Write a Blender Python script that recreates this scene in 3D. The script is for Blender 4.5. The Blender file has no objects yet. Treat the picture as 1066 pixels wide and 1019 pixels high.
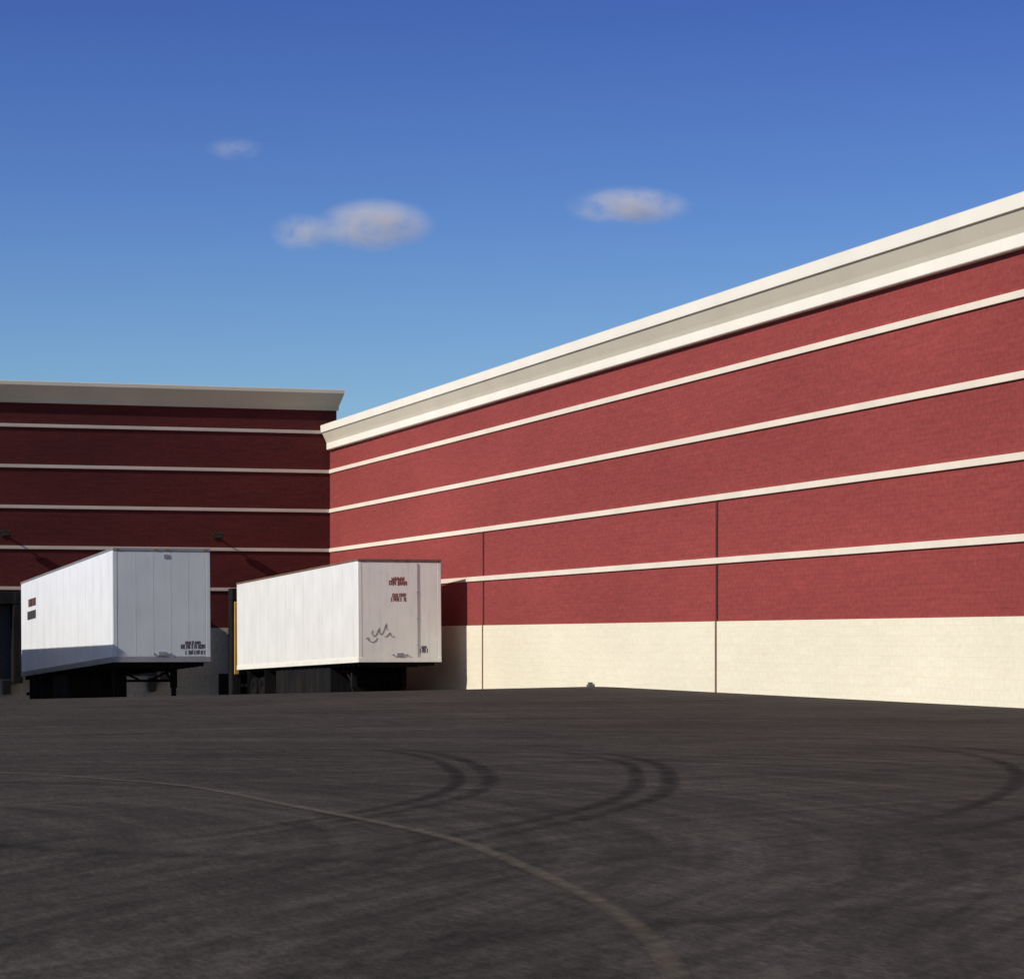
import bpy, bmesh, math, random
from mathutils import Vector, Matrix
random.seed(11)
scene = bpy.context.scene
COL = scene.collection
scene.view_settings.view_transform = 'Standard'
scene.view_settings.look = 'None'
scene.view_settings.exposure = 0

# ------------------------------------------------------------------ layout
# world X runs along the shaded dock facade, world Y along the sunlit facade
WALL_X = 23.1      # plane of the long sunlit facade
DOCK_Y = 97.5      # plane of the dock facade
def smooth_ramp(t, w=2.5):
    if t <= -w: return 0.0
    if t >= w: return t
    return (t + w) ** 2 / (4 * w)
def ground_z(x, y):
    xc = max(-20.0, min(30.0, x))
    z = 0.13 + 0.016 * xc
    yy = min(y, 98.5)
    return z - 0.04 * smooth_ramp(yy - 67.7)

def cam_xy(X, Y):      # survey coordinates -> site axes
    return (0.9553 * X + 0.2957 * Y, -0.2957 * X + 0.9553 * Y)

# ------------------------------------------------------------------ materials
def new_mat(name):
    m = bpy.data.materials.new(name); m.use_nodes = True
    nt = m.node_tree
    b = nt.nodes['Principled BSDF']
    return m, nt, b
def N(nt, t, **kw):
    n = nt.nodes.new(t)
    for k, v in kw.items():
        if hasattr(n, k) and not k[0].isupper(): setattr(n, k, v)
        else: n.inputs[k].default_value = v
    return n
def L(nt, a, b): nt.links.new(a, b)
def ramp(nt, fac, stops):
    r = nt.nodes.new('ShaderNodeValToRGB')
    while len(r.color_ramp.elements) < len(stops): r.color_ramp.elements.new(0.5)
    for e, (p, c) in zip(r.color_ramp.elements, stops):
        e.position = p; e.color = (c[0], c[1], c[2], 1) if hasattr(c, '__len__') else (c, c, c, 1)
    L(nt, fac, r.inputs[0]); return r
def mix(nt, mode, fac, a, b):
    m = nt.nodes.new('ShaderNodeMix'); m.data_type = 'RGBA'; m.blend_type = mode
    for sock, v in ((m.inputs[0], fac), (m.inputs[6], a), (m.inputs[7], b)):
        if hasattr(v, 'is_linked') or hasattr(v, 'links'): L(nt, v, sock)
        elif hasattr(v, '__len__'): sock.default_value = (v[0], v[1], v[2], 1)
        else: sock.default_value = v
    return m.outputs[2]

def masonry(name, col_a, col_b, mortar, axis, bw=0.30, bh=0.10, stain=(0.90, 1.07), bump=0.3, course=(0.86, 1.1), grain=(0.78, 1.17)):
    m, nt, b = new_mat(name)
    tc = N(nt, 'ShaderNodeTexCoord'); sep = N(nt, 'ShaderNodeSeparateXYZ'); L(nt, tc.outputs['Object'], sep.inputs[0])
    cmb = N(nt, 'ShaderNodeCombineXYZ'); L(nt, sep.outputs[axis], cmb.inputs[0]); L(nt, sep.outputs[2], cmb.inputs[1])
    br = N(nt, 'ShaderNodeTexBrick'); L(nt, cmb.outputs[0], br.inputs['Vector'])
    br.inputs['Scale'].default_value = 1.0
    br.inputs['Brick Width'].default_value = bw; br.inputs['Row Height'].default_value = bh
    br.inputs['Mortar Size'].default_value = 0.006; br.inputs['Mortar Smooth'].default_value = 0.5
    br.inputs['Color1'].default_value = (*col_a, 1); br.inputs['Color2'].default_value = (*col_b, 1)
    br.inputs['Mortar'].default_value = (*mortar, 1)
    big = N(nt, 'ShaderNodeTexNoise'); big.inputs['Scale'].default_value = 0.35; big.inputs['Detail'].default_value = 5
    mp = N(nt, 'ShaderNodeMapping'); mp.inputs['Scale'].default_value = (0.5, 1.2, 1)
    L(nt, cmb.outputs[0], mp.inputs[0]); L(nt, mp.outputs[0], big.inputs['Vector'])
    mp2 = N(nt, 'ShaderNodeMapping'); mp2.inputs['Scale'].default_value = (0.8, 9, 1)
    st = N(nt, 'ShaderNodeTexNoise'); st.inputs['Scale'].default_value = 1.2; st.inputs['Detail'].default_value = 6; st.inputs['Roughness'].default_value = 0.65
    L(nt, cmb.outputs[0], mp2.inputs[0]); L(nt, mp2.outputs[0], st.inputs['Vector'])
    fine = N(nt, 'ShaderNodeTexNoise'); fine.inputs['Scale'].default_value = 9; fine.inputs['Detail'].default_value = 4
    L(nt, cmb.outputs[0], fine.inputs['Vector'])
    r1 = ramp(nt, big.outputs[0], [(0.3, stain[0]), (0.7, stain[1])])
    r2 = ramp(nt, st.outputs[0], [(0.3, course[0]), (0.7, course[1])])
    r3 = ramp(nt, fine.outputs[0], [(0.25, grain[0]), (0.75, grain[1])])
    c = mix(nt, 'MULTIPLY', 1.0, br.outputs[0], r1.outputs[0])
    c = mix(nt, 'MULTIPLY', 0.8, c, r2.outputs[0]); c = mix(nt, 'MULTIPLY', 0.8, c, r3.outputs[0])
    L(nt, c, b.inputs['Base Color']); b.inputs['Roughness'].default_value = 0.85
    b.inputs['Specular IOR Level'].default_value = 0.25
    bp = N(nt, 'ShaderNodeBump'); bp.inputs['Strength'].default_value = bump; bp.inputs['Distance'].default_value = 0.015
    ad = N(nt, 'ShaderNodeMath', operation='SUBTRACT'); L(nt, fine.outputs[0], ad.inputs[0]); L(nt, br.outputs['Fac'], ad.inputs[1])
    L(nt, ad.outputs[0], bp.inputs['Height']); L(nt, bp.outputs[0], b.inputs['Normal'])
    return m

def weathered(name, col, rough=0.6, var=0.15, scale=1.5, streak=True, metallic=0.0, dirt=(0.18, 0.12, 0.08), dirt_amt=0.25, spec=0.3):
    m, nt, b = new_mat(name)
    tc = N(nt, 'ShaderNodeTexCoord')
    n1 = N(nt, 'ShaderNodeTexNoise'); n1.inputs['Scale'].default_value = scale; n1.inputs['Detail'].default_value = 6
    L(nt, tc.outputs['Object'], n1.inputs['Vector'])
    r = ramp(nt, n1.outputs[0], [(0.3, 1 - var), (0.7, 1.0 + var * 0.3)])
    c = mix(nt, 'MULTIPLY', 1.0, col, r.outputs[0])
    if streak:
        mp = N(nt, 'ShaderNodeMapping'); mp.inputs['Scale'].default_value = (9, 9, 0.7)
        L(nt, tc.outputs['Object'], mp.inputs[0])
        n2 = N(nt, 'ShaderNodeTexNoise'); n2.inputs['Scale'].default_value = 1.0; n2.inputs['Detail'].default_value = 7; n2.inputs['Roughness'].default_value = 0.7
        L(nt, mp.outputs[0], n2.inputs['Vector'])
        r2 = ramp(nt, n2.outputs[0], [(0.52, 0.0), (0.78, dirt_amt)])
        c = mix(nt, 'MIX', r2.outputs[0], c, dirt)
    L(nt, c, b.inputs['Base Color'])
    b.inputs['Roughness'].default_value = rough; b.inputs['Metallic'].default_value = metallic
    b.inputs['Specular IOR Level'].default_value = spec
    bp = N(nt, 'ShaderNodeBump'); bp.inputs['Strength'].default_value = 0.12; bp.inputs['Distance'].default_value = 0.01
    L(nt, n1.outputs[0], bp.inputs['Height']); L(nt, bp.outputs[0], b.inputs['Normal'])
    return m

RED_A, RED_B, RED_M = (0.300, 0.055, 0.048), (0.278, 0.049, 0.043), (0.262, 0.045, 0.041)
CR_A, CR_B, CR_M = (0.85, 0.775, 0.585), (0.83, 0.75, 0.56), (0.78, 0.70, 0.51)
M_red_side = masonry('red_block_side', RED_A, RED_B, RED_M, 1)
M_red_shaded = masonry('red_block_shaded', (0.092, 0.013, 0.011), (0.078, 0.011, 0.0095), (0.068, 0.0095, 0.0085), 0, stain=(0.8, 1.15), course=(0.75, 1.2))  # same red block as the side wall, facade shade put into the colour
M_cream_side = masonry('cream_block_side', CR_A, CR_B, CR_M, 1, bw=0.4, bh=0.2, stain=(0.93, 1.03), bump=0.15, course=(0.95, 1.03), grain=(0.92, 1.05))
M_cream_shaded = masonry('cream_block_shaded', (0.46, 0.39, 0.29), (0.42, 0.36, 0.27), (0.36, 0.31, 0.22), 0, bw=0.4, bh=0.2, stain=(0.7, 1.0), bump=0.2)  # cream base darkened in its colour for the shaded facade
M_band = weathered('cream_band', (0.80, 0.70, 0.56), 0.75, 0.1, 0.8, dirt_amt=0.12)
M_band_shaded = weathered('cream_band_shaded', (0.56, 0.47, 0.38), 0.75, 0.15, 0.8, dirt_amt=0.2)  # shaded copy of the cream band, dimmer base colour
M_cornice = weathered('cornice_stucco', (0.86, 0.80, 0.68), 0.8, 0.06, 0.6, dirt_amt=0.06)
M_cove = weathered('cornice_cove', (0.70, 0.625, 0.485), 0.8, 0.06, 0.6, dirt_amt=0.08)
M_cove_shaded = weathered('cornice_cove_shaded', (0.58, 0.49, 0.34), 0.8, 0.10, 0.6, dirt_amt=0.1)  # cornice tone lowered to carry the shade of this facade
M_coping = weathered('coping_metal', (0.62, 0.57, 0.46), 0.5, 0.1)
M_roof = weathered('roof_membrane', (0.35, 0.34, 0.33), 0.9, 0.2)
M_joint = weathered('dark_red_joint', (0.085, 0.022, 0.018), 0.8, 0.25)
M_joint2 = weathered('brown_joint', (0.20, 0.11, 0.08), 0.8, 0.3)
M_white = weathered('trailer_white', (0.84, 0.85, 0.86), 0.45, 0.06, 1.2, dirt_amt=0.10)
M_white2 = weathered('trailer_white_aged', (0.84, 0.83, 0.79), 0.5, 0.08, 1.0, dirt_amt=0.14)
M_alu = weathered('trailer_front_aluminium', (0.645, 0.675, 0.67), 0.5, 0.08, 1.2, dirt_amt=0.25, dirt=(0.35, 0.36, 0.36))
M_front2 = weathered('trailer_front_offwhite', (0.93, 0.91, 0.81), 0.5, 0.06, 1.5, dirt_amt=0.3, dirt=(0.4, 0.29, 0.18))
M_rail = weathered('rail_metal', (0.33, 0.33, 0.34), 0.45, 0.2, metallic=0.3)
M_railbrown = weathered('rail_rusty', (0.20, 0.12, 0.08), 0.7, 0.3)
M_under = weathered('underframe_black', (0.012, 0.012, 0.013), 0.85, 0.3, spec=0.1)
M_tyre = weathered('tyre_rubber', (0.009, 0.009, 0.009), 0.9, 0.2, streak=False, spec=0.1)
M_rim = weathered('rim_steel', (0.014, 0.013, 0.012), 0.8, 0.3, spec=0.1)
M_black = weathered('marking_black', (0.06, 0.055, 0.06), 0.6, 0.1)
M_redmark = weathered('marking_red', (0.26, 0.07, 0.06), 0.6, 0.1)
M_scribble = weathered('marking_faded', (0.24, 0.20, 0.18), 0.7, 0.2)
M_yellow = weathered('safety_yellow', (0.62, 0.36, 0.07), 0.6, 0.2)
M_rubber = weathered('dock_rubber', (0.014, 0.013, 0.013), 0.85, 0.3, spec=0.1)
M_door = weathered('dock_door', (0.05, 0.045, 0.045), 0.6, 0.2)
M_lampmetal = weathered('lamp_bronze', (0.022, 0.018, 0.016), 0.7, 0.2, spec=0.1)
M_concrete = weathered('concrete', (0.15, 0.14, 0.125), 0.9, 0.25, 3)
M_orange, nto, bo = new_mat('marker_amber'); bo.inputs['Base Color'].default_value = (0.4, 0.10, 0.02, 1); bo.inputs['Roughness'].default_value = 0.3

def glass_mat():
    m, nt, b = new_mat('lamp_lens'); b.inputs['Base Color'].default_value = (0.04, 0.04, 0.04, 1); b.inputs['Roughness'].default_value = 0.3
    return m
M_lens = glass_mat()

def asphalt():
    m, nt, b = new_mat('asphalt')
    tc = N(nt, 'ShaderNodeTexCoord')
    def noise(scale, detail, sc=(1, 1, 1), rot=0, rough=0.55, src=None):
        mp = N(nt, 'ShaderNodeMapping'); mp.inputs['Scale'].default_value = sc; mp.inputs['Rotation'].default_value = (0, 0, rot)
        L(nt, src or tc.outputs['Object'], mp.inputs[0])
        n = N(nt, 'ShaderNodeTexNoise'); n.inputs['Scale'].default_value = scale; n.inputs['Detail'].default_value = detail; n.inputs['Roughness'].default_value = rough
        L(nt, mp.outputs[0], n.inputs['Vector']); return n.outputs[0]
    a = ramp(nt, noise(0.22, 6), [(0.32, 0.82), (0.68, 1.18)])
    s = ramp(nt, noise(1.6, 6, (1.5, 0.22, 1), 0.25, 0.7), [(0.32, 0.88), (0.70, 1.14)])
    s2 = ramp(nt, noise(2.0, 6, (0.45, 1.0, 1), -0.5, 0.7), [(0.35, 0.90), (0.75, 1.15)])
    s3 = ramp(nt, noise(5.0, 5, (1.6, 0.28, 1), 0.35, 0.75), [(0.33, 0.80), (0.70, 1.22)])
    f = ramp(nt, noise(22, 4, (1.3, 0.4, 1), 0.3, rough=0.75), [(0.3, 0.55), (0.72, 1.50)])
    g = ramp(nt, noise(110, 2), [(0.3, 0.75), (0.72, 1.35)])
    # faint sweeping scuffs left by turning vehicles: bands of constant distance from a turning centre
    def sweep(cx, cy, k):
        mp = N(nt, 'ShaderNodeMapping'); mp.inputs['Location'].default_value = (-cx, -cy, 0); L(nt, tc.outputs['Object'], mp.inputs[0])
        sp_ = N(nt, 'ShaderNodeSeparateXYZ'); L(nt, mp.outputs[0], sp_.inputs[0])
        xy = N(nt, 'ShaderNodeCombineXYZ'); L(nt, sp_.outputs[0], xy.inputs[0]); L(nt, sp_.outputs[1], xy.inputs[1])
        ln = N(nt, 'ShaderNodeVectorMath', operation='LENGTH'); L(nt, xy.outputs[0], ln.inputs[0])
        an = N(nt, 'ShaderNodeMath', operation='ARCTAN2'); L(nt, sp_.outputs[1], an.inputs[0]); L(nt, sp_.outputs[0], an.inputs[1])
        cb = N(nt, 'ShaderNodeCombineXYZ'); L(nt, ln.outputs['Value'], cb.inputs[0]); L(nt, an.outputs[0], cb.inputs[1])
        return noise(k, 5, (1.0, 0.6, 1), 0, 0.65, cb.outputs[0])
    w1 = ramp(nt, sweep(-4, 22, 2.6), [(0.34, 0.72), (0.70, 1.34)])
    w2 = ramp(nt, sweep(14, 8, 3.4), [(0.34, 0.78), (0.70, 1.28)])
    c = mix(nt, 'MULTIPLY', 1.0, (0.0510, 0.0430, 0.0365), a.outputs[0])
    for r in (s, s2, s3, w1, w2): c = mix(nt, 'MULTIPLY', 1.0, c, r.outputs[0])
    c = mix(nt, 'MULTIPLY', 0.8, c, f.outputs[0]); c = mix(nt, 'MULTIPLY', 0.6, c, g.outputs[0])
    L(nt, c, b.inputs['Base Color']); b.inputs['Roughness'].default_value = 0.95; b.inputs['Specular IOR Level'].default_value = 0.06
    bp = N(nt, 'ShaderNodeBump'); bp.inputs['Strength'].default_value = 0.5; bp.inputs['Distance'].default_value = 0.01
    L(nt, noise(60, 4, rough=0.7), bp.inputs['Height']); L(nt, bp.outputs[0], b.inputs['Normal'])
    return m
M_asphalt = asphalt()

def stain_mat(name, col, strength, nscale=1.5, lo=0.35, hi=0.6):
    m, nt, b = new_mat(name)
    uv = N(nt, 'ShaderNodeUVMap'); sep = N(nt, 'ShaderNodeSeparateXYZ'); L(nt, uv.outputs[0], sep.inputs[0])
    # feathered across the strip: 4u(1-u), and faded at both ends
    def bell(sock, k):
        om = N(nt, 'ShaderNodeMath', operation='SUBTRACT'); om.inputs[0].default_value = 1; L(nt, sock, om.inputs[1])
        mu = N(nt, 'ShaderNodeMath', operation='MULTIPLY'); L(nt, sock, mu.inputs[0]); L(nt, om.outputs[0], mu.inputs[1])
        m4 = N(nt, 'ShaderNodeMath', operation='MULTIPLY'); m4.use_clamp = True; L(nt, mu.outputs[0], m4.inputs[0]); m4.inputs[1].default_value = k
        return m4.outputs[0]
    a = bell(sep.outputs[0], 4.0); e = bell(sep.outputs[1], 4.2)
    tc = N(nt, 'ShaderNodeTexCoord'); n = N(nt, 'ShaderNodeTexNoise'); n.inputs['Scale'].default_value = nscale; n.inputs['Detail'].default_value = 7; n.inputs['Roughness'].default_value = 0.7
    L(nt, tc.outputs['Object'], n.inputs['Vector'])
    r = ramp(nt, n.outputs[0], [(lo, 0.2), (hi, 1.0)])
    p = N(nt, 'ShaderNodeMath', operation='MULTIPLY'); L(nt, a, p.inputs[0]); L(nt, e, p.inputs[1])
    q = N(nt, 'ShaderNodeMath', operation='MULTIPLY'); L(nt, p.outputs[0], q.inputs[0]); L(nt, r.outputs[0], q.inputs[1])
    z = N(nt, 'ShaderNodeMath', operation='MULTIPLY'); L(nt, q.outputs[0], z.inputs[0]); z.inputs[1].default_value = strength
    b.inputs['Base Color'].default_value = (*col, 1); b.inputs['Roughness'].default_value = 0.9; b.inputs['Specular IOR Level'].default_value = 0.1
    L(nt, z.outputs[0], b.inputs['Alpha'])
    return m
M_tyremark = stain_mat('tyre_rubber_mark', (0.012, 0.0105, 0.010), 0.50, 2.5)
M_tyremark2 = stain_mat('tyre_rubber_mark_faint', (0.013, 0.011, 0.010), 0.26, 2.5)
M_dust = stain_mat('pale_dust_line', (0.17, 0.140, 0.10), 0.58, 4.0, 0.3, 0.62)

# ------------------------------------------------------------------ mesh helpers
def finish(name, bm, mats, parent=None, smooth=False, bevel=0):
    me = bpy.data.meshes.new(name); bmesh.ops.recalc_face_normals(bm, faces=bm.faces[:]); bm.to_mesh(me); bm.free()
    if not isinstance(mats, (list, tuple)): mats = [mats]
    for m in mats: me.materials.append(m)
    if smooth:
        for p in me.polygons: p.use_smooth = True
    ob = bpy.data.objects.new(name, me); COL.objects.link(ob)
    if parent: ob.parent = parent
    if bevel:
        md = ob.modifiers.new('bevel', 'BEVEL'); md.width = bevel; md.segments = 2; md.limit_method = 'ANGLE'
    return ob
def add_box(bm, x0, x1, y0, y1, z0, z1, mi=0, mat=None):
    co = [(x0, y0, z0), (x1, y0, z0), (x1, y1, z0), (x0, y1, z0), (x0, y0, z1), (x1, y0, z1), (x1, y1, z1), (x0, y1, z1)]
    vs = [bm.verts.new(mat @ Vector(c) if mat else c) for c in co]
    for f in ((0, 3, 2, 1), (4, 5, 6, 7), (0, 1, 5, 4), (1, 2, 6, 5), (2, 3, 7, 6), (3, 0, 4, 7)):
        fc = bm.faces.new([vs[i] for i in f]); fc.material_index = mi
def boxes(name, lst, mat, parent=None, bevel=0):
    bm = bmesh.new()
    for b in lst: add_box(bm, *b)
    return finish(name, bm, mat, parent, bevel=bevel)
def beam(bm, a, b, r, mi=0, seg=8):
    a = Vector(a); b = Vector(b); d = b - a
    q = d.to_track_quat('Z', 'Y').to_matrix().to_4x4()
    M = Matrix.Translation((a + b) / 2) @ q
    res = bmesh.ops.create_cone(bm, cap_ends=True, segments=seg, radius1=r, radius2=r, depth=d.length, matrix=M)
    for v in res['verts']:
        for f in v.link_faces: f.material_index = mi
def empty(name, loc, label, cat, rot=(0, 0, 0), group=None):
    e = bpy.data.objects.new(name, None); e.empty_display_size = 0.5; COL.objects.link(e)
    e.location = loc; e.rotation_euler = rot; e['label'] = label; e['category'] = cat
    if group: e['group'] = group
    return e

# ------------------------------------------------------------------ ground
def build_ground():
    xs = [-3000, -900, -300, -100, -50, -20, -10, 0, 8, 14, 20, 24, 30, 60, 200, 900, 3000]
    ys = [-3000, -800, -200, -50, 0, 15, 30, 45, 60] + [64 + 0.5 * i for i in range(17)] + [76, 82, 88, 94, 98.5, 120, 300, 900, 3000]
    bm = bmesh.new()
    g = [[bm.verts.new((x, y, ground_z(x, y))) for x in xs] for y in ys]
    for j in range(len(ys) - 1):
        for i in range(len(xs) - 1):
            bm.faces.new((g[j][i], g[j][i + 1], g[j + 1][i + 1], g[j + 1][i]))
    ob = finish('ground', bm, M_asphalt, smooth=True)
    ob['kind'] = 'structure'; ob['label'] = 'dark grey asphalt yard sloping down to the loading dock'
build_ground()

def catmull(pts, step=0.25):
    out = []
    P = [Vector(p) for p in pts]; P = [2 * P[0] - P[1]] + P + [2 * P[-1] - P[-2]]
    for i in range(1, len(P) - 2):
        n = max(2, int((P[i + 1] - P[i]).length / step))
        for k in range(n):
            t = k / n
            out.append(0.5 * ((2 * P[i]) + (-P[i - 1] + P[i + 1]) * t + (2 * P[i - 1] - 5 * P[i] + 4 * P[i + 1] - P[i + 2]) * t * t + (-P[i - 1] + 3 * P[i] - 3 * P[i + 1] + P[i + 2]) * t ** 3))
    out.append(P[-2]); return out
LIFT = [0.004]
def ribbon(pts, width, offs, mat, name='tyre_mark', label='curved black tyre mark on the asphalt'):
    c = catmull([cam_xy(*p) for p in pts])
    LIFT[0] += 0.0015
    bm = bmesh.new(); uvl = bm.loops.layers.uv.new('UVMap')
    rows = []
    n = len(c)
    for i, p in enumerate(c):
        a = c[max(0, i - 1)]; b = c[min(n - 1, i + 1)]; t = (b - a).normalized(); nr = Vector((-t.y, t.x))
        row = []
        for u in (0, 1):
            q = p + nr * (offs + (u - 0.5) * width)
            row.append(bm.verts.new((q.x, q.y, ground_z(q.x, q.y) + LIFT[0])))
        rows.append(row)
    for i in range(n - 1):
        f = bm.faces.new((rows[i][0], rows[i][1], rows[i + 1][1], rows[i + 1][0]))
        for l, uv in zip(f.loops, ((0, i / (n - 1)), (1, i / (n - 1)), (1, (i + 1) / (n - 1)), (0, (i + 1) / (n - 1)))): l[uvl].uv = uv
    ob = finish(name, bm, mat); ob['kind'] = 'structure'; ob['label'] = label
    return ob
A = [(-2.7, 38), (-1.6, 36), (-.9, 34.0), (-.45, 31.5), (-.23, 28.3), (-.4, 25.8), (-.88, 23.9), (-1.46, 22.4), (-2.1, 20.9), (-2.85, 19.3)]
B = [(.2, 36.5), (.85, 34.6), (1.3, 33.0), (1.66, 31.0), (1.64, 28), (1.36, 25.1), (.7, 22.7), (-.1, 20.7), (-.89, 18.7), (-1.67, 16.9)]
C = [(4.7, 36), (5.2, 33.5), (5.48, 31.1), (5.3, 28.3), (4.75, 25.6), (4.05, 23.4), (3.25, 21.5), (2.4, 20.0)]
Dp = [(5.2, 36), (5.75, 33.2), (6.05, 30.4), (5.85, 27.5), (5.2, 24.8), (4.4, 22.4), (3.5, 20.6), (2.6, 19.2)]
for line in (A, B):
    ribbon(line, 0.24, 0.0, M_tyremark); ribbon(line, 0.22, -0.34, M_tyremark)
ribbon(C, 0.22, 0.0, M_tyremark); ribbon(Dp, 0.22, 0.0, M_tyremark)
ribbon([(-7, 24), (-4, 20.5), (-1, 18.6), (2, 18.5)], 0.4, 0, M_tyremark2)
ribbon([(4.6, 17.5), (3.0, 15.8), (1.2, 14.6), (-1.2, 13.6)], 0.30, 0, M_tyremark2)
ribbon([(-8.5, 33), (-5.9, 31.0), (-4.56, 29.5), (-3.28, 27.6), (-2.04, 24.5), (-1.05, 22.0), (-.38, 20.0), (.17, 17.4), (.49, 15.6), (.65, 14.3), (.73, 13.1), (.74, 12.0), (.69, 11.0), (.4, 9.2), (-0.4, 7)],
       0.15, 0.0, M_dust, 'pale_line', 'faint pale curved line worn into the asphalt')

# ------------------------------------------------------------------ buildings
def cornice_mesh(name, prof, along, a0, a1, plane, parent, mats, mitre1=0, mitre0=0):
    """prof: (projection, z, material index for the segment starting here)"""
    bm = bmesh.new(); r0 = []; r1 = []
    for d, z, mi in prof:
        s0 = a0 - mitre0 * d; s1 = a1 + mitre1 * d
        if along == 'y':
            r0.append(bm.verts.new((plane - d, s0, z))); r1.append(bm.verts.new((plane - d, s1, z)))
        else:
            r0.append(bm.verts.new((s0, plane - d, z))); r1.append(bm.verts.new((s1, plane - d, z)))
    for i in range(len(prof) - 1):
        f = bm.faces.new((r0[i], r0[i + 1], r1[i + 1], r1[i])); f.material_index = prof[i][2]
    bm.faces.new(r0); bm.faces.new(r1[::-1])
    return finish(name, bm, mats, parent)

BANDS = [7.95, 6.49, 5.03, 3.56]
Y0 = -12.0
# long sunlit building
bld = empty('warehouse_building', (0, 0, 0), 'long red block warehouse wing with cream bands, cornice and base', 'building')
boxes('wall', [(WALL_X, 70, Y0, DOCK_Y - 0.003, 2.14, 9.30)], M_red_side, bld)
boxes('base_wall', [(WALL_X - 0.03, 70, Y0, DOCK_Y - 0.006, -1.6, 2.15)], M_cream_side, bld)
for z in BANDS:
    boxes('trim_band', [(WALL_X - 0.05, WALL_X + 0.05, Y0, DOCK_Y - 0.06, z - 0.07, z + 0.07)], M_band, bld, bevel=0.008)
prof = [(-0.1, 8.75, 0), (0.13, 8.75, 0), (0.15, 8.77, 0), (0.15, 9.00, 1), (0.19, 9.10, 1), (0.33, 9.38, 0), (0.37, 9.39, 0), (0.385, 9.64, 2), (0.37, 9.66, 2), (-0.1, 9.67, 0)]
cornice_mesh('cornice', prof, 'y', Y0, DOCK_Y - 0.08, WALL_X, bld, [M_cornice, M_cove, M_coping])
boxes('roof', [(WALL_X + 0.1, 70, Y0, DOCK_Y - 0.01, 9.30, 9.45)], M_roof, bld)
for yy in (77.5, 58.45):
    boxes('control_joint', [(WALL_X - 0.024, WALL_X + 0.01, yy - 0.05, yy + 0.05, 3.632, 4.958)], M_joint, bld)
    boxes('control_joint', [(WALL_X - 0.024, WALL_X + 0.01, yy - 0.05, yy + 0.05, 2.152, 3.488)], M_joint, bld)
    boxes('control_joint', [(WALL_X - 0.046, WALL_X - 0.02, yy - 0.045, yy + 0.045, -1.0, 2.148)], M_joint2, bld)

# dock building (shaded facade)
END_X = 23.35
dock = empty('dock_building', (0, 0, 0), 'taller red block building, coloured darker for shade, with loading doors and cream bands', 'building')
boxes('wall', [(-60, END_X, DOCK_Y, 150, 2.14, 10.7)], M_red_shaded, dock)
boxes('base_wall', [(-60, END_X + 0.03, DOCK_Y - 0.03, 150, -1.6, 2.15)], M_cream_shaded, dock)
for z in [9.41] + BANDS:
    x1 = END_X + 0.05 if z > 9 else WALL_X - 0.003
    boxes('trim_band', [(-60, x1, DOCK_Y - 0.05, DOCK_Y + 0.05, z - 0.06, z + 0.06)], M_band_shaded, dock, bevel=0.008)
prof2 = [(-0.1, 10.22, 0), (0.08, 10.22, 0), (0.10, 10.25, 0), (0.10, 10.36, 0), (0.32, 10.76, 0), (0.36, 10.84, 1), (0.37, 10.96, 2), (0.35, 10.98, 2), (-0.1, 10.99, 0)]
cornice_mesh('cornice', prof2, 'x', -60, END_X, DOCK_Y, dock, [M_cove_shaded, M_cove, M_coping], mitre1=0.6)
boxes('roof', [(-60, END_X - 0.1, DOCK_Y + 0.1, 150, 10.7, 10.85)], M_roof, dock)
def dock_door(xc, shade_panel=True):
    gz = ground_z(xc, 97)
    fz = gz + 1.2
    zb = gz - 0.05 if shade_panel else fz - 0.15
    boxes('dock_shelter', [(xc - 1.55, xc - 1.20, DOCK_Y - 0.75, DOCK_Y - 0.055, zb, fz + 2.649),
                                (xc + 1.20, xc + 1.55, DOCK_Y - 0.75, DOCK_Y - 0.055, zb, fz + 2.649),
                                (xc - 1.55, xc + 1.55, DOCK_Y - 0.76, DOCK_Y - 0.055, fz + 2.65, fz + 3.1)], M_rubber, dock, bevel=0.03)
    bm = bmesh.new(); 
    for i in range(5):
        add_box(bm, xc - 1.19, xc + 1.19, DOCK_Y - 0.09, DOCK_Y - 0.055, fz + i * 0.53, fz + i * 0.53 + 0.515)
    finish('dock_door', bm, M_door, dock)
    if shade_panel:
        boxes('dock_shade_panel', [(xc - 1.9, xc + 1.9, DOCK_Y - 0.05, DOCK_Y - 0.032, gz - 0.1, fz - 0.02)], M_rubber, dock)  # black sheet added to deepen the shade below the docked trailer
    for a in (-1.18, 0.88):
        boxes('dock_bumper', [(xc + a, xc + a + 0.3, DOCK_Y - 0.25, DOCK_Y - 0.052, fz - 0.55, fz - 0.06)], M_rubber, dock, bevel=0.02)
dock_door(20.80)
for xc in (15.4, 10.15, 5.0, -0.15, -5.3): dock_door(xc, False)
boxes('door_guard', [(19.33, 19.50, DOCK_Y - 0.86, DOCK_Y - 0.78, 0.45, 3.10)], M_yellow, dock, bevel=0.02)

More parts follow.
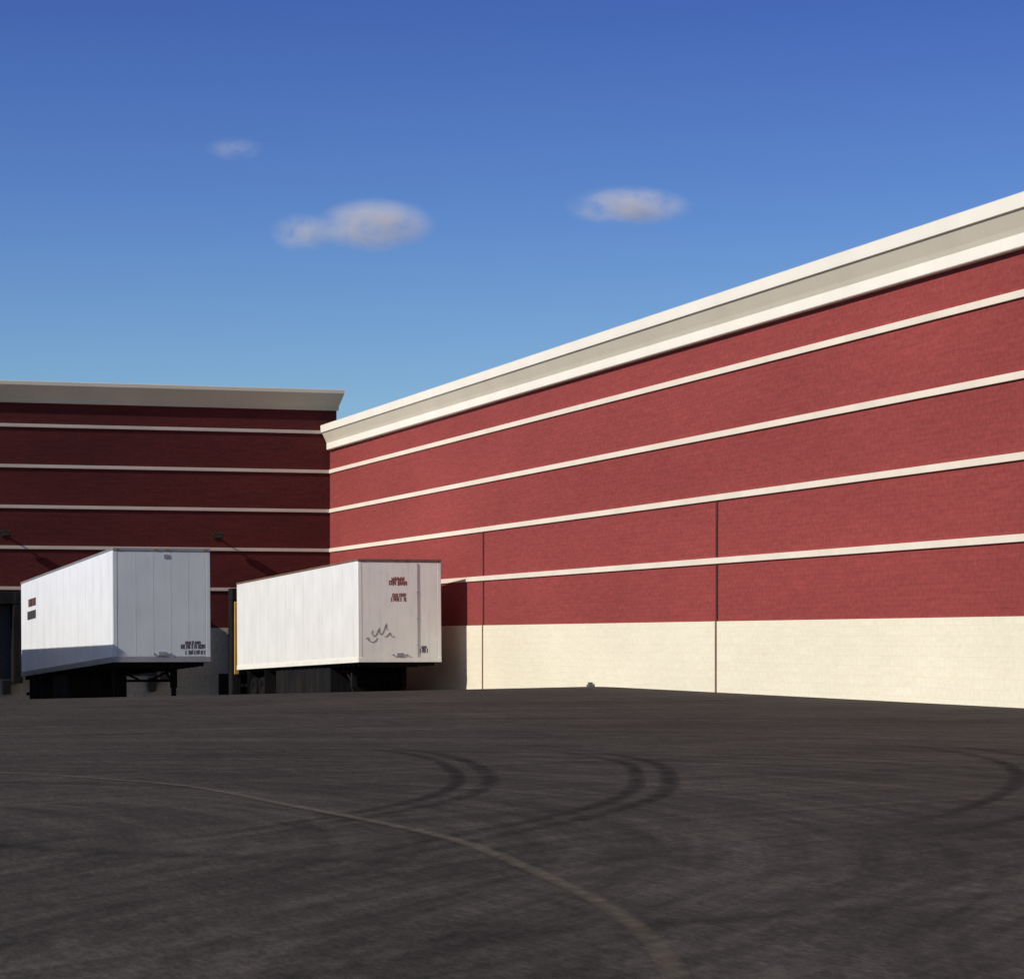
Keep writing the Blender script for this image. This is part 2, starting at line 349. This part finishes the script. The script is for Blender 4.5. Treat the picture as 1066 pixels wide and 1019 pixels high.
# wall lamps on the dock facade
def wall_lamp(x, z):
    e = empty('wall_lamp', (x, DOCK_Y - 0.0, z), 'dark bronze wall flood lamp on a short arm', 'wall lamp', group='lamps along the dock facade')
    bm = bmesh.new(); add_box(bm, -0.08, 0.08, -0.045, -0.002, -0.10, 0.10)
    finish('wall_plate', bm, M_lampmetal, e, bevel=0.01)
    bm = bmesh.new(); beam(bm, (0, -0.04, 0.0), (0, -0.40, 0.06), 0.035)
    finish('arm', bm, M_lampmetal, e)
    bm = bmesh.new()
    Mx = Matrix.Translation((0, -0.44, 0.04)) @ Matrix.Rotation(math.radians(-20), 4, 'X')
    add_box(bm, -0.19, 0.19, -0.13, 0.12, -0.05, 0.05, 0, Mx)
    for i in range(5): add_box(bm, -0.165 + i * 0.08, -0.15 + i * 0.08, -0.11, 0.09, 0.05, 0.07, 0, Mx)
    finish('lamp_housing', bm, M_lampmetal, e, bevel=0.012)
    bm = bmesh.new(); add_box(bm, -0.16, 0.16, -0.10, 0.09, -0.06, -0.051, 0, Mx)
    finish('lens', bm, M_lens, e)
for lx in (18.80, 11.1, 3.35): wall_lamp(lx, 5.50)

sb = bmesh.new()
gz = ground_z(22.9, 67.2)
add_box(sb, -0.08, 0.08, -0.08, 0.08, 0.0, 0.06); add_box(sb, -0.05, 0.06, -0.06, 0.06, 0.06, 0.12)
o = finish('drain_block', sb, M_concrete, bevel=0.012); o.location = (22.96, 67.2, gz); o['label'] = 'small grey concrete drain block at the wall foot'; o['category'] = 'drain block'

# ------------------------------------------------------------------ trailers
def lathe_x(prof, seg=32):
    bm = bmesh.new(); rings = []
    for i in range(seg):
        a = 2 * math.pi * i / seg
        rings.append([bm.verts.new((x, r * math.cos(a), r * math.sin(a))) for x, r in prof])
    for i in range(seg):
        j = (i + 1) % seg
        for kk in range(len(prof) - 1):
            bm.faces.new((rings[i][kk], rings[i][kk + 1], rings[j][kk + 1], rings[j][kk]))
    return bm
R = 0.47
def make_mesh(name, bm, mat):
    me = bpy.data.meshes.new(name); bmesh.ops.remove_doubles(bm, verts=bm.verts[:], dist=1e-5); bmesh.ops.recalc_face_normals(bm, faces=bm.faces[:]); bm.to_mesh(me); bm.free(); me.materials.append(mat)
    for p in me.polygons: p.use_smooth = True
    return me
TYRE = make_mesh('tyre', lathe_x([(-0.10, 0.29), (-0.13, 0.33), (-0.135, 0.42), (-0.11, 0.455), (-0.06, R), (-0.055, R - 0.012), (-0.045, R), (0.045, R), (0.055, R - 0.012), (0.06, R), (0.11, 0.455), (0.135, 0.42), (0.13, 0.33), (0.10, 0.29)]), M_tyre)
RIM = make_mesh('rim', lathe_x([(-0.10, 0.295), (-0.08, 0.27), (0.0, 0.22), (0.02, 0.12), (-0.07, 0.11), (-0.09, 0.0)]), M_rim)

def glyph_strokes(rows):
    """worn small lettering: rows = (u0,u1,z0,z1,n,material)"""
    out = []
    for (u0, u1, z0, z1, n, mi) in rows:
        w = (u1 - u0) / n
        for i in range(n):
            jz = random.uniform(-0.10, 0.10) * (z1 - z0)
            y0, y1 = z0 + jz, z1 + jz
            a = u0 + i * w; b = a + w * 0.90; t = min(w * 0.32, (y1 - y0) * 0.28)
            pick = random.sample(range(5), 4)
            if 0 in pick: out.append((a, a + t, y0, y1, mi))
            if 1 in pick: out.append((b - t, b, y0 + 0.1 * (y1 - y0), y1, mi))
            if 2 in pick: out.append((a + t, b - t, y1 - t, y1, mi))
            if 3 in pick: out.append((a + t, b - t, y0, y0 + t, mi))
            if 4 in pick: out.append((a + t, b - t, (y0 + y1) / 2 - t / 2, (y0 + y1) / 2 + t / 2, mi))
    return out

def build_trailer(px, py, yaw, tilt, floor, top, Ln, label, side_mat, front_mat, rail_mat, kind):
    W = 1.3
    cx, cy = px + W * math.cos(yaw), py + W * math.sin(yaw)
    gz = ground_z(cx, cy)
    e = empty('semi_trailer', (cx, cy, gz), label, 'semi trailer', (-tilt, 0, yaw), 'semi trailers parked at the loading dock')
    f, t = floor, top
    def lg(y):
        wx, wy = cx - y * math.sin(yaw), cy + y * math.cos(yaw)
        return ground_z(wx, wy) - gz + math.tan(tilt) * y
    boxes('cargo_box', [(-W, W, 0.02, Ln, f + 0.12, t - 0.02)], side_mat, e, bevel=0.02)
    for sgn in (-1, 1):
        bm = bmesh.new()
        y = 0.6
        while y < Ln - 0.3:
            xo = sgn * (W + 0.002)
            add_box(bm, min(xo, xo + sgn * 0.003), max(xo, xo + sgn * 0.003), y - 0.025, y + 0.025, f + 0.17, t - 0.13)
            y += 1.22
        finish('side_seam', bm, side_mat, e)
    # front wall sheet with thin lapped seams
    boxes('front_wall', [(-W + 0.119, W - 0.119, -0.012, 0.019, f + 0.16, t - 0.105)], front_mat, e)
    n = 5; ww = (2 * W - 0.24) / n
    if kind != 'b':
        bm = bmesh.new()
        for i in range(1, n):
            x0 = -W + 0.12 + i * ww
            add_box(bm, x0 - 0.010, x0 + 0.010, -0.0140, -0.0125, f + 0.165, t - 0.125)
        finish('front_seam', bm, front_mat, e)
    for sgn in (-1, 1):
        bm = bmesh.new()
        x0, x1 = sorted((sgn * (W - 0.11), sgn * (W + 0.012)))
        add_box(bm, x0, x1, -0.015, 0.10, f + 0.06, t - 0.10)
        finish('corner_post', bm, front_mat, e, bevel=0.012)
    boxes('top_rail', [(-W - 0.016, W + 0.016, -0.026, 0.08, t - 0.08, t + 0.0), (-W - 0.016, -W + 0.04, 0.081, Ln, t - 0.06, t - 0.001), (W - 0.04, W + 0.016, 0.081, Ln, t - 0.06, t - 0.001)], rail_mat, e, bevel=0.008)
    boxes('bottom_rail', [(-W - 0.012, W + 0.012, -0.03, 0.10, f, f + 0.15), (-W - 0.014, -W + 0.05, 0.101, Ln, f, f + 0.155), (W - 0.05, W + 0.014, 0.101, Ln, f, f + 0.155)], M_rail if kind != 'b' else M_front2, e, bevel=0.01)
    for sgn in (-1, 1):
        x0, x1 = sorted((sgn * 0.01, sgn * (W - 0.06)))
        bm = bmesh.new(); add_box(bm, x0, x1, Ln + 0.001, Ln + 0.04, f + 0.2, t - 0.12)
        for hx in (0.35, 0.75): beam(bm, (sgn * hx, Ln + 0.06, f + 0.1), (sgn * hx, Ln + 0.06, t - 0.1), 0.015)
        finish('rear_door', bm, side_mat, e)
    # underframe
    bm = bmesh.new()
    add_box(bm, -W + 0.06, W - 0.06, 0.11, Ln - 0.1, f + 0.002, f + 0.05)
    y = 0.4
    while y < Ln - 0.2:
        add_box(bm, -W + 0.1, W - 0.1, y - 0.04, y + 0.04, f - 0.10, f); y += 0.6
    add_box(bm, -0.65, 0.65, 0.3, 1.3, f - 0.14, f - 0.101)
    add_box(bm, -0.05, 0.05, 0.86, 0.96, f - 0.22, f - 0.141)
    for sx in (-0.5, 0.5): add_box(bm, sx - 0.05, sx + 0.05, Ln - 5.0, Ln - 0.3, f - 0.24, f - 0.101)
    for sx in (-0.55, 0.55): add_box(bm, sx - 0.04, sx + 0.04, Ln - 0.12, Ln - 0.04, f - 0.5, f)
    add_box(bm, -1.15, 1.15, Ln - 0.12, Ln - 0.02, f - 0.6, f - 0.501)
    beam(bm, (-0.9, Ln - 5.0, f - 0.3), (0.9, Ln - 5.0, f - 0.3), 0.16, seg=16)
    finish('underframe', bm, M_under, e)
    # dark boxes added below the floor to block sunlight under the trailer
    y0_ = 3.9 if kind == 'b' else 8.2
    boxes('sun_blocker', [(-1.16, 1.16 if kind == 'b' else 0.0, y0_, Ln - 5.3, max(lg(y0_), lg(Ln - 5.3)) + 0.10, f - 0.102)], M_under, e, bevel=0.02)
    # landing gear
    ly = 2.4; g = lg(ly)
    bm = bmesh.new()
    beam(bm, (-0.8, ly, g + 0.50), (0.8, ly, g + 0.50), 0.035)
    beam(bm, (-0.8, ly, f - 0.12), (-0.1, ly, g + 0.50), 0.03); beam(bm, (0.8, ly, f - 0.12), (0.1, ly, g + 0.50), 0.03)
    beam(bm, (-0.8, ly, g + 0.40), (-0.8, ly + 1.2, f - 0.1), 0.03); beam(bm, (0.8, ly, g + 0.40), (0.8, ly + 1.2, f - 0.1), 0.03)
    beam(bm, (-0.8, ly, f - 0.25), (-1.2, ly, f - 0.25), 0.015)
    lgp = finish('landing_gear', bm, M_under, e)
    for sx in (-0.8, 0.8):
        bm = bmesh.new()
        add_box(bm, sx - 0.085, sx + 0.085, ly - 0.085, ly + 0.085, g + 0.30, f)
        add_box(bm, sx - 0.06, sx + 0.06, ly - 0.06, ly + 0.06, g + 0.05, g + 0.32)
        add_box(bm, sx - 0.15, sx + 0.15, ly - 0.14, ly + 0.14, g + 0.0, g + 0.05)
        finish('leg', bm, M_under, lgp, bevel=0.008)
    # bogie
    ys_ = (Ln - 3.6, Ln - 2.35)
    bm = bmesh.new()
    for yy in ys_:
        zc = lg(yy) + R
        beam(bm, (-1.1, yy, zc), (1.1, yy, zc), 0.06, seg=12)
        for sx in (-0.5, 0.5):
            add_box(bm, sx - 0.045, sx + 0.045, yy - 0.45, yy + 0.45, zc + 0.04, zc + 0.12)
            add_box(bm, sx - 0.04, sx + 0.04, yy - 0.08, yy + 0.08, zc + 0.121, max(f - 0.1, zc + 0.2))
    finish('bogie', bm, M_under, e)
    for yy in ys_:
        for sx in (-1.14, -0.82, 0.82, 1.14):
            we = bpy.data.objects.new('wheel', None); we.empty_display_size = 0.2; COL.objects.link(we); we.parent = e
            we.location = (sx, yy, lg(yy) + R)
            if sx > 0: we.rotation_euler = (0, 0, math.pi)
            for nm, me in (('tyre', TYRE), ('rim', RIM)):
                ob = bpy.data.objects.new(nm, me); COL.objects.link(ob); ob.parent = we
    for sx in (-0.98, 0.98):
        boxes('mud_flap', [(sx - 0.3, sx + 0.3, Ln - 1.55, Ln - 1.535, lg(Ln - 1.5) + 0.15, f)], M_rubber, e)
        boxes('fender', [(sx - 0.32, sx + 0.32, Ln - 4.25, Ln - 4.22, lg(Ln - 4.2) + 0.12, f - 0.02)], M_rubber, e)
    for sx in (-1.18, -0.15, 0.15, 1.18):
        boxes('marker_light', [(sx - 0.04, sx + 0.04, -0.038, -0.027, t - 0.055, t - 0.028)], M_orange, e, bevel=0.004)
    bm = bmesh.new()
    add_box(bm, -0.10, 0.10, -0.05, -0.013, f + 0.18, f + 0.28)
    for sx in (-0.22, 0.22): beam(bm, (sx, -0.06, f + 0.23), (sx, -0.0125, f + 0.23), 0.025)
    finish('connector_box', bm, M_rail, e)
    def mk_front(nm, rows):
        bm = bmesh.new()
        for (a, b, z0, z1, mi) in glyph_strokes(rows): add_box(bm, a, b, -0.0155, -0.0140, z0, z1, mi)
        finish(nm, bm, [M_black, M_redmark, M_scribble], e)
    if kind == 'a':
        mk_front('worn_logo', [(0.50, 1.16, f + 0.36, f + 0.48, 9, 0), (0.62, 1.04, f + 0.48, f + 0.56, 7, 0), (0.62, 1.16, f + 0.21, f + 0.32, 9, 0)])
        boxes('placard_holder', [(0.06, 0.20, -0.03, -0.0145, t - 0.26, t - 0.17)], M_rail, e)
        bm = bmesh.new()
        # two stacked worn nameplates: dark fields broken by pale gaps
        y = 13.15
        for wd in (0.42, 0.30, 0.45, 0.36):
            add_box(bm, -W - 0.012, -W - 0.0075, y, y + wd - 0.07, t - 0.88, t - 0.64, 1 if wd < 0.4 else 0); y += wd
        y = 13.15
        for wd in (0.30, 0.36, 0.42, 0.30, 0.34):
            add_box(bm, -W - 0.012, -W - 0.0075, y, y + wd - 0.05, t - 1.28, t - 1.02, 0); y += wd
        finish('side_lettering', bm, [M_black, M_redmark], e)
    elif kind == 'b':
        mk_front('worn_logo', [(-0.34, 0.24, t - 0.80, t - 0.66, 5, 1), (-0.26, 0.16, t - 0.665, t - 0.55, 4, 1)])
        mk_front('worn_lettering', [(-0.24, 0.20, t - 1.15, t - 1.04, 6, 1), (-0.28, 0.24, t - 1.29, t - 1.16, 7, 1)])
        # loose hand-drawn scrawls
        bm = bmesh.new()
        def scrawl(x, z, w, h, n, ph):
            last = None
            for i in range(n + 1):
                u = i / n
                p = (x + w * (u + 0.18 * math.sin(ph + 9 * u)), -0.0125, z + h * (0.5 * math.sin(ph + 7.3 * u) + 0.25 * math.sin(2.1 * ph + 15 * u)))
                if last: beam(bm, last, p, 0.011, 0, 6)
                last = p
        scrawl(-1.10, f + 0.68, 0.36, 0.10, 16, 0.4)
        scrawl(-0.92, f + 0.90, 0.26, 0.16, 14, 1.7)
        scrawl(-0.66, f + 1.02, 0.30, 0.26, 14, 2.9)
        scrawl(-0.44, f + 0.84, 0.22, 0.10, 12, 4.4)
        finish('scribble', bm, M_scribble, e)
        mk_front('small_placard', [(0.62, 0.88, f + 0.28, f + 0.42, 4, 0), (0.66, 0.84, f + 0.42, f + 0.50, 3, 0)])
        bm = bmesh.new()
        beam(bm, (0.56, -0.024, f + 0.16), (0.56, -0.024, t - 0.12), 0.010)
        for z in (f + 0.5, f + 1.3, f + 2.1): add_box(bm, 0.54, 0.58, -0.036, -0.013, z, z + 0.04)
        finish('air_line_pipe', bm, M_rail, e)
    return e

build_trailer(10.97, 71.02, math.radians(1.65), math.radians(2.1), 0.93, 3.97, 16.2,
              'white box trailer with grey aluminium front standing in the dock yard', M_white, M_alu, M_rail, 'a')
build_trailer(19.59, 78.9, math.radians(1.5), math.radians(1.42), 1.02, 4.15, 16.4,
              'off-white box trailer with scuffed front backed up beside the wall', M_white2, M_front2, M_railbrown, 'b')
build_trailer(4.75, 70.0, math.radians(1.5), math.radians(0.8), 0.95, 3.92, 16.2,
              'plain white box trailer with grey front in the dock yard', M_white, M_alu, M_rail, 'c')

# ------------------------------------------------------------------ clouds
def cloud(X, Yd, Z, rx, ry, rz, dens, seed, label, thr=0.5):
    m = bpy.data.materials.new('cloud_vapour'); m.use_nodes = True; nt = m.node_tree; nt.nodes.clear()
    out = N(nt, 'ShaderNodeOutputMaterial'); vol = N(nt, 'ShaderNodeVolumePrincipled')
    vol.inputs['Color'].default_value = (0.98, 0.95, 0.94, 1); vol.inputs['Anisotropy'].default_value = 0.0
    tc = N(nt, 'ShaderNodeTexCoord')
    ln = N(nt, 'ShaderNodeVectorMath', operation='LENGTH'); L(nt, tc.outputs['Object'], ln.inputs[0])
    mp = N(nt, 'ShaderNodeMapping'); mp.inputs['Location'].default_value = (seed, seed * 1.7, seed * 0.3); mp.inputs['Scale'].default_value = (1.3, 0.7, 0.8)
    L(nt, tc.outputs['Object'], mp.inputs[0])
    no = N(nt, 'ShaderNodeTexNoise'); no.inputs['Scale'].default_value = 1.6; no.inputs['Detail'].default_value = 4; no.inputs['Roughness'].default_value = 0.55
    L(nt, mp.outputs[0], no.inputs['Vector'])
    a = N(nt, 'ShaderNodeMath', operation='SUBTRACT'); a.inputs[0].default_value = 0.98; L(nt, ln.outputs['Value'], a.inputs[1])
    # soft-edged falloff (squared) modulated by the noise
    ac = N(nt, 'ShaderNodeMath', operation='MAXIMUM'); L(nt, a.outputs[0], ac.inputs[0]); ac.inputs[1].default_value = 0
    a2 = N(nt, 'ShaderNodeMath', operation='POWER'); L(nt, ac.outputs[0], a2.inputs[0]); a2.inputs[1].default_value = 1.4
    mr = N(nt, 'ShaderNodeMapRange'); mr.interpolation_type = 'SMOOTHSTEP'; L(nt, no.outputs[0], mr.inputs[0])
    mr.inputs[1].default_value = thr - 0.12; mr.inputs[2].default_value = thr + 0.14; mr.inputs[3].default_value = 0.05; mr.inputs[4].default_value = 1.6
    lim = N(nt, 'ShaderNodeMath', operation='MULTIPLY'); L(nt, a2.outputs[0], lim.inputs[0]); L(nt, mr.outputs[0], lim.inputs[1])
    mx = N(nt, 'ShaderNodeMath', operation='MULTIPLY'); L(nt, lim.outputs[0], mx.inputs[0]); mx.inputs[1].default_value = dens
    L(nt, mx.outputs[0], vol.inputs['Density'])
    # glow standing in for light scattered many times inside the vapour
    em = N(nt, 'ShaderNodeMath', operation='MULTIPLY'); L(nt, mx.outputs[0], em.inputs[0]); em.inputs[1].default_value = 0.13
    vol.inputs['Emission Color'].default_value = (1.0, 0.93, 1.08, 1); L(nt, em.outputs[0], vol.inputs['Emission Strength'])
    L(nt, vol.outputs[0], out.inputs['Volume'])
    bm = bmesh.new(); bmesh.ops.create_icosphere(bm, subdivisions=3, radius=1)
    o = finish('cloud', bm, m); x, y = cam_xy(X, Yd)
    o.location = (x, y, Z); o.scale = (rx, ry, rz); o.rotation_euler = (0, 0, math.radians(-17.2))
    o['label'] = label; o['category'] = 'cloud'; o['group'] = 'small fair weather clouds'
cloud(-46, 900, 140, 22, 12, 10, 0.20, 3.6, 'small ragged pale cloud in blue sky', 0.46)
cloud(-70, 900, 137.5, 13, 8, 7.5, 0.11, 8.2, 'thin wisp of cloud beside a larger cloud', 0.44)
cloud(39, 900, 146.5, 23, 10, 7.5, 0.19, 5.7, 'small flat pale cloud in blue sky', 0.44)
cloud(-93, 900, 165.5, 12, 7, 4.5, 0.045, 1.4, 'very faint wisp of cloud', 0.46)

# ------------------------------------------------------------------ light
d = Vector((1.0, 0.245, -0.68))
sun = bpy.data.lights.new('sun', 'SUN'); sun.energy = 4.0; sun.angle = math.radians(0.5); sun.color = (1.0, 0.95, 0.87)
so = bpy.data.objects.new('sun', sun); COL.objects.link(so); so.rotation_euler = d.to_track_quat('-Z', 'Y').to_euler(); so.location = (-30, 0, 40)
w = bpy.data.worlds.new('World'); scene.world = w; w.use_nodes = True; nt = w.node_tree
bg = nt.nodes['Background']; sky = nt.nodes.new('ShaderNodeTexSky'); sky.sky_type = 'NISHITA'; sky.sun_disc = False
sky.sun_elevation = math.radians(33.4); sky.sun_rotation = math.radians(256.2)
sky.altitude = 200; sky.air_density = 1.0; sky.dust_density = 0.3; sky.ozone_density = 3.0
# very clear, dry air: deepen the blue with height above the horizon
tc = nt.nodes.new('ShaderNodeTexCoord'); sp = nt.nodes.new('ShaderNodeSeparateXYZ'); nt.links.new(tc.outputs['Generated'], sp.inputs[0])
rp = ramp(nt, sp.outputs[2], [(0.0, (0.75, 0.90, 0.96)), (0.084, (0.57, 0.75, 0.96)), (0.16, (0.40, 0.55, 0.91)), (0.235, (0.29, 0.385, 0.81)), (0.45, (0.60, 0.64, 0.78)), (1.0, (0.85, 0.84, 0.84))])
col = mix(nt, 'MULTIPLY', 1.0, sky.outputs[0], rp.outputs[0])
nt.links.new(col, bg.inputs[0]); bg.inputs[1].default_value = 0.108

# ------------------------------------------------------------------ camera
cd = bpy.data.cameras.new('camera'); co = bpy.data.objects.new('camera', cd); COL.objects.link(co)
cd.sensor_width = 36; cd.lens = 94.56; cd.shift_y = 0.1459; cd.clip_end = 8000
co.location = (0, 0, 1.74); co.rotation_euler = (math.radians(90), 0, math.radians(-17.2))
scene.camera = co
